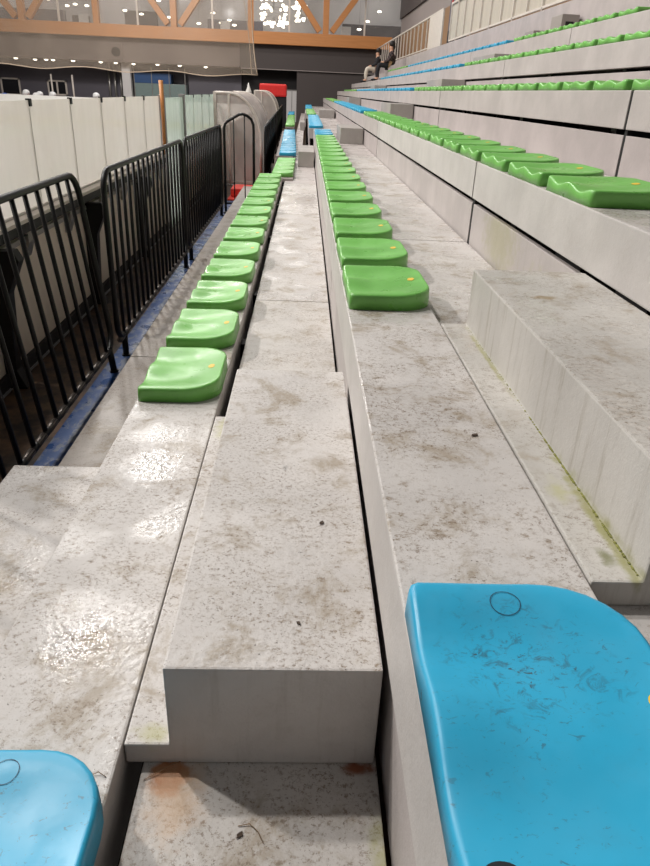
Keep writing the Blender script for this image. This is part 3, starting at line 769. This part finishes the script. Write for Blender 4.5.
tag(MB().box(-11.0, -10.5, Y0+.0, Y0+.4, 0, E_+1.05, .01).build('pillar', [M['wallpale']]), 'pale square pillar under the far fascia', 'pillar')
for k in range(3):
    o = MB().tube([(0, 0, 0), (0, 0, E_+1.05)], .07, 8).build('vertical_pipe', [M['alu']]); o.location = (-11.4-.35*k, Y0+1.3, 0)
    tag(o, f'steel pipe left of the pale pillar, {["nearest to it", "middle one", "farthest from it"][k]}', 'pipe', 'vertical steel pipes')
t = empty('glazed_booth', (-10.4, Y0+.5, 0)); tag(t, 'glazed booth with a blue upper band beside the pale pillar', 'booth')
MB().box(0, 3.1, 0, .9, 0, 1.8, .01).build('lower_glazing', [M['greenpane']], t)
MB().box(0, 2.2, -.01, .9, 1.81, 2.35, .01).build('blue_band', [M['blueband']], t)
for x in (0, 1.05, 2.1, 3.05): MB().box(x-.02, x+.02, -.04, 0, 0, 2.68).build('mullion', [M['alu']], t)
t = empty('loudspeaker', (-11.2, Y0-.12, E_+1.62)); tag(t, 'round dark loudspeaker on the far fascia', 'loudspeaker')
MB().box(-.33, .33, 0, .1, -.42, .42, .02).build('plate', [M['fascia']], t)
MB().disc((0, -.02, 0), .26, .06, 'Y', 24).build('grille', [M['wallblack']], t.children[0])
t = empty('double_door', (-1.25, Y0+.9, 0)); tag(t, 'pale double door at the far end beside the stand', 'door')
for k in range(3): MB().box(.03+k*.34, .34+k*.34, 0, .06, 0, E_-.02, .01).build('door_leaf', [M['wallpale']], t)
MB().box(-.05, 1.1, .02, .09, 0, E_+.05).build('frame', [M['alu']], t)

# ------------------------------------------------------------------ upper walkway, rails, right wall
zr = EYE+1.40
struct(MB().box(4.0, 4.16, 4, 45.9, 1.2, zr, .006).build('wall_upper_ledge', [M['riser_far']]))
struct(MB().box(4.16, 5.6, 4, 45.9, zr-.1, zr-.002).build('floor_upper', [M['wallgrey']]))
struct(MB().box(5.4, 5.6, 4, 45.9, zr-.01, EYE+3.15).build('wall_right_low', [M['brownwall']]))
struct(MB().box(5.4, 5.6, 4, 45.9, EYE+3.15, EYE+3.95).build('wall_right_mid', [M['wallgrey']]))
struct(MB().box(5.3, 5.6, 4, 45.9, EYE+3.95, EYE+7.5).build('wall_right_top', [M['walldark']]))
def rail(y0, y1, lab, frosted, sp=.42, solid=None):
    t = empty('guard_rail', (4.08, y0, zr)); tag(t, lab, 'railing', 'pale guard railings above the stand')
    L = y1-y0
    MB().box(-.03, .03, 0, L, .96, 1.01, .006).build('handrail', [M['alu_pale']], t)
    MB().box(-.02, .02, 0, L, .05, .09, .004).build('bottom_rail', [M['alu_pale']], t)
    n = int(L/sp)
    for k in range(n+1):
        MB().box(-.02, .02, L*k/n-.02, L*k/n+.02, .001 if k % 2 == 0 else .09, .96, .0).build('baluster', [M['alu_pale']], t)
    if frosted: MB().box(.021, .03, .02, L-.02, .10, .95).build('infill_panel', [M['railpanel']], t)
    if solid: MB().box(-.025, .02, solid[0], solid[1], .02, .97, .004).build('end_panel', [M['alu_pale']], t)
rail(11.9, 22.6, 'near railing with frosted infill at the top of the stand', True, .95)
rail(23.9, 44.5, 'far open railing with a solid pale end panel', False, 1.0, (0, 2.5))
t = empty('wall_column', (4.35, 23.2, zr)); tag(t, 'grey column with a small red sign between the two railings', 'column')
MB().box(-.15, .25, -.45, .45, 0, 4.2, .01).build('shaft', [M['slate']], t)
MB().box(-.17, -.12, -.3, .3, 0, .38).build('dark_base', [M['wallblack']], t)
b = MB()
for k in range(4): b.box(-.165, -.15, -.05-.1*(k % 2), .12-.1*(k % 2), 1.05+.14*k, 1.13+.14*k)
b.box(-.165, -.15, -.03, .03, 1.05, 1.6); b.build('red_marking', [M['red']], t)['label'] = 'vertical red marking'
def utility(x0, x1, y0, y1, z0, z1, lab, slot):
    t = empty('utility_box', (x0, y0, z0)); tag(t, lab, 'box', 'grey boxes behind the top row')
    MB().box(0, x1-x0, 0, y1-y0, 0, z1-z0, .01).build('casing', [M['wallgrey']], t); cs = t.children[0]
    if slot: MB().box(.06, x1-x0-.08, -.004, .01, (z1-z0)*.45, (z1-z0)*.75).build('slot', [M['wallblack']], cs)
zt5 = row(5)[1]-DT+.0005
utility(3.70, 3.96, 11.5, 12.0, zt5, EYE+1.16, 'grey box with a dark slot behind the top row', True)
utility(3.74, 3.96, 13.0, 13.5, zt5, EYE+1.06, 'low plain grey box behind the top row', False)

# ------------------------------------------------------------------ seated spectators
def spectator(x, y, zseat, top, legs, lab, tilt=0):
    t = empty('person', (x, y, zseat)); t.scale = (1.22,)*3; t.rotation_euler = (0, 0, tilt); tag(t, lab, 'person')
    # faces the rink (-X)
    P = [(0, 0, .10), (0, 0, .32), (-.02, 0, .50), (-.03, 0, .57), (-.05, 0, .69),
         (-.20, .10, .13), (-.42, .11, .12), (-.46, .11, -.10), (-.44, .11, -.28), (-.56, .11, -.31),
         (-.20, -.10, .13), (-.42, -.11, .12), (-.46, -.11, -.10), (-.44, -.11, -.28), (-.56, -.11, -.31),
         (-.02, .17, .49), (-.08, .21, .28), (-.28, .14, .20), (-.36, .12, .19), (-.02, -.17, .49), (-.08, -.21, .28), (-.28, -.14, .20), (-.36, -.12, .19)]
    Eg = [(0, 1), (1, 2), (2, 3), (3, 4), (0, 5), (5, 6), (6, 7), (7, 8), (8, 9), (0, 10), (10, 11), (11, 12), (12, 13), (13, 14), (2, 15), (15, 16), (16, 17), (17, 18), (2, 19), (19, 20), (20, 21), (21, 22)]
    rd = [.13, .13, .12, .055, .10, .085, .07, .055, .045, .035, .085, .07, .055, .045, .035, .06, .048, .038, .03, .06, .048, .038, .03]
    skin_body('body', P, Eg, rd, M['skin'], t, 2)
    J = [0, 1, 2, 15, 16, 17, 19, 20, 21]; mp = {a: k for k, a in enumerate(J)}
    skin_body('jacket', [P[a] for a in J], [(mp[a], mp[c]) for a, c in ((0, 1), (1, 2), (2, 15), (15, 16), (16, 17), (2, 19), (19, 20), (20, 21))], [rd[a]*1.18 for a in J], top, t, 2)
    J = [0, 5, 6, 7, 8, 10, 11, 12, 13]; mp = {a: k for k, a in enumerate(J)}
    skin_body('trousers', [P[a] for a in J], [(mp[a], mp[c]) for a, c in ((0, 5), (5, 6), (6, 7), (7, 8), (0, 10), (10, 11), (11, 12), (12, 13))], [rd[a]*1.14 for a in J], legs, t, 2)
    MB().ball((-.01, 0, .745), .10, (1, .95, .9)).ball((.05, 0, .66), .06, (.8, 1, 1.3)).build('hair', [M['hair']], t)
    MB().ball((-.55, .11, -.33), .06, (1.7, .8, .7)).build('shoe', [M['darkcloth']], t); MB().ball((-.55, -.11, -.33), .06, (1.7, .8, .7)).build('shoe', [M['darkcloth']], t)
spectator(row(5)[0]+.06, 36.4, row(5)[1]+.10, M['darkcloth'], M['palecloth'], 'seated person in dark jacket and pale trousers, far up the stand')
spectator(row(5)[0]+.14, 31.4, row(5)[1]+.10, M['plaid'], M['darkcloth'], 'seated person in dark patterned shirt, right of the one in pale trousers')

# ------------------------------------------------------------------ litter
def leaf(x, y, z, s, lab, rz=0):
    b = bmesh.new(); n = 9
    vs = [b.verts.new((s*math.cos(2*PI*k/n)*(1 if k % 2 else .55), s*.45*math.sin(2*PI*k/n), .001+.25*s*abs(math.sin(3.1*k)))) for k in range(n)]
    c = b.verts.new((0, 0, .001)); top = [b.faces.new((c, vs[k], vs[(k+1) % n])) for k in range(n)]
    me = bpy.data.meshes.new('dead_leaf'); b.to_mesh(me); b.free(); o = link('dead_leaf', me, [M['leaf']]); o.modifiers.new('so', 'SOLIDIFY').thickness = .0012
    o.location = (x, y, z+.0012); o.rotation_euler = (0, 0, rz); tag(o, lab, 'leaf', 'bits of dead leaf')
leaf(.405, 1.38, row(1)[1], .012, 'small dark leaf scrap on the second-row bench', .4)
leaf(.06, 1.30, row(0)[1]+HB, .010, 'small dark scrap near the middle of the centre block', 1)
leaf(.01, .97, row(0)[1]+HB, .007, 'tiny dark scrap near the front of the centre block', 2)
leaf(-.300+.012, .77, row(0)[1]-.001, .008, 'leaf scrap at the bench edge beside the corner blue seat', .2) if False else None
leaf(-.08, .72, row(0)[1]-DT, .009, 'leaf scrap on the foot slab below the centre block', .7)
def twig(pts, lab, r=.0008):
    o = MB().tube(pts, r, 5).build('twig', [M['twig']]); tag(o, lab, 'twig', 'dry twigs')
zt = row(0)[1]-DT+.0015
twig([(-.085, .735, zt), (-.065, .738, zt+.002), (-.05, .725, zt), (-.04, .705, zt)], 'bent dry twig on the foot slab in front of the centre block')
za = row(0)[1]+.0015
twig([(-.345, .79, za), (-.33, .797, za+.003), (-.315, .789, za)], 'pale dry twig beside the corner blue seat')
twig([(-.262, .82, zt), (-.22, .845, zt+.006), (-.2, .85, zt+.012)], 'dry twig wedged against the foot of the centre block')

# ------------------------------------------------------------------ lights
def area(name, loc, aim, size, power, col=(1, .965, .925), sy=None):
    l = bpy.data.lights.new(name, 'AREA'); l.size = size; l.energy = power; l.color = col
    if sy: l.shape = 'RECTANGLE'; l.size_y = sy
    o = bpy.data.objects.new(name, l); COL.objects.link(o); o.location = loc
    o.rotation_euler = (Vector(aim)-Vector(loc)).to_track_quat('-Z', 'Y').to_euler()
area('key_lamp', (-4.6, 6.0, 12.5), (0, 1.5, .8), .5, 1350)
for k, (x, y, z, e, sz) in enumerate(((-5.3, 13.2, 12.2, 1000, .36), (-5.6, 20.4, 11.8, 1700, .5), (-5.0, 30.0, 11.5, 1400, 1), (6.0, 12.5, 7.0, 340, .3), (-8.5, 6, 9, 1700, .45), (-16, 14, 11, 1700, 1.2), (-14, 26, 11, 2100, 1.2), (-1, 38, 10, 800, 1), (-9, 36, 8, 1200, 1))):
    area('hall_or_fill_lamp', (x, y, z), (x*.5+.8, y-1, 0) if k < 8 else (-9, 46, 3), sz, e)  # the last one is unseen fill, added to brighten the far wall
for x in (-20, -12, -4, 4): area('lounge_fill', (x, Y0+3, E_+6.8), (x, Y0+3.5, 0), 2.5, 170)  # unseen fill lights added to brighten the lounge interior
W_ = bpy.data.worlds.new('hall'); scn.world = W_; W_.use_nodes = True
W_.node_tree.nodes['Background'].inputs[0].default_value = (.78, .765, .765, 1); W_.node_tree.nodes['Background'].inputs[1].default_value = .32

# ------------------------------------------------------------------ camera
f_, pt, ro, ya = 680.0, .46423, .04515, .04453
right = Vector((math.cos(ya), -math.sin(ya), 0)); hd = Vector((math.sin(ya), math.cos(ya), 0))
fw = hd*math.cos(pt)+Vector((0, 0, -math.sin(pt))); up = hd*math.sin(pt)+Vector((0, 0, math.cos(pt)))
cr = right*math.cos(ro)+up*math.sin(ro); cu = up*math.cos(ro)-right*math.sin(ro)
cd = bpy.data.cameras.new('camera'); cam = bpy.data.objects.new('camera', cd); COL.objects.link(cam)
mt = Matrix((cr, cu, -fw)).transposed().to_4x4(); mt.translation = Vector((0, 0, EYE)); cam.matrix_world = mt
cd.sensor_fit = 'VERTICAL'; cd.sensor_height = 24; cd.lens = f_/866*24; cd.clip_start = .02; cd.clip_end = 300
scn.camera = cam
scn.view_settings.view_transform = 'Standard'; scn.view_settings.look = 'None'
scn.view_settings.exposure = -.94; scn.view_settings.gamma = 1; scn.view_settings.use_curve_mapping = False
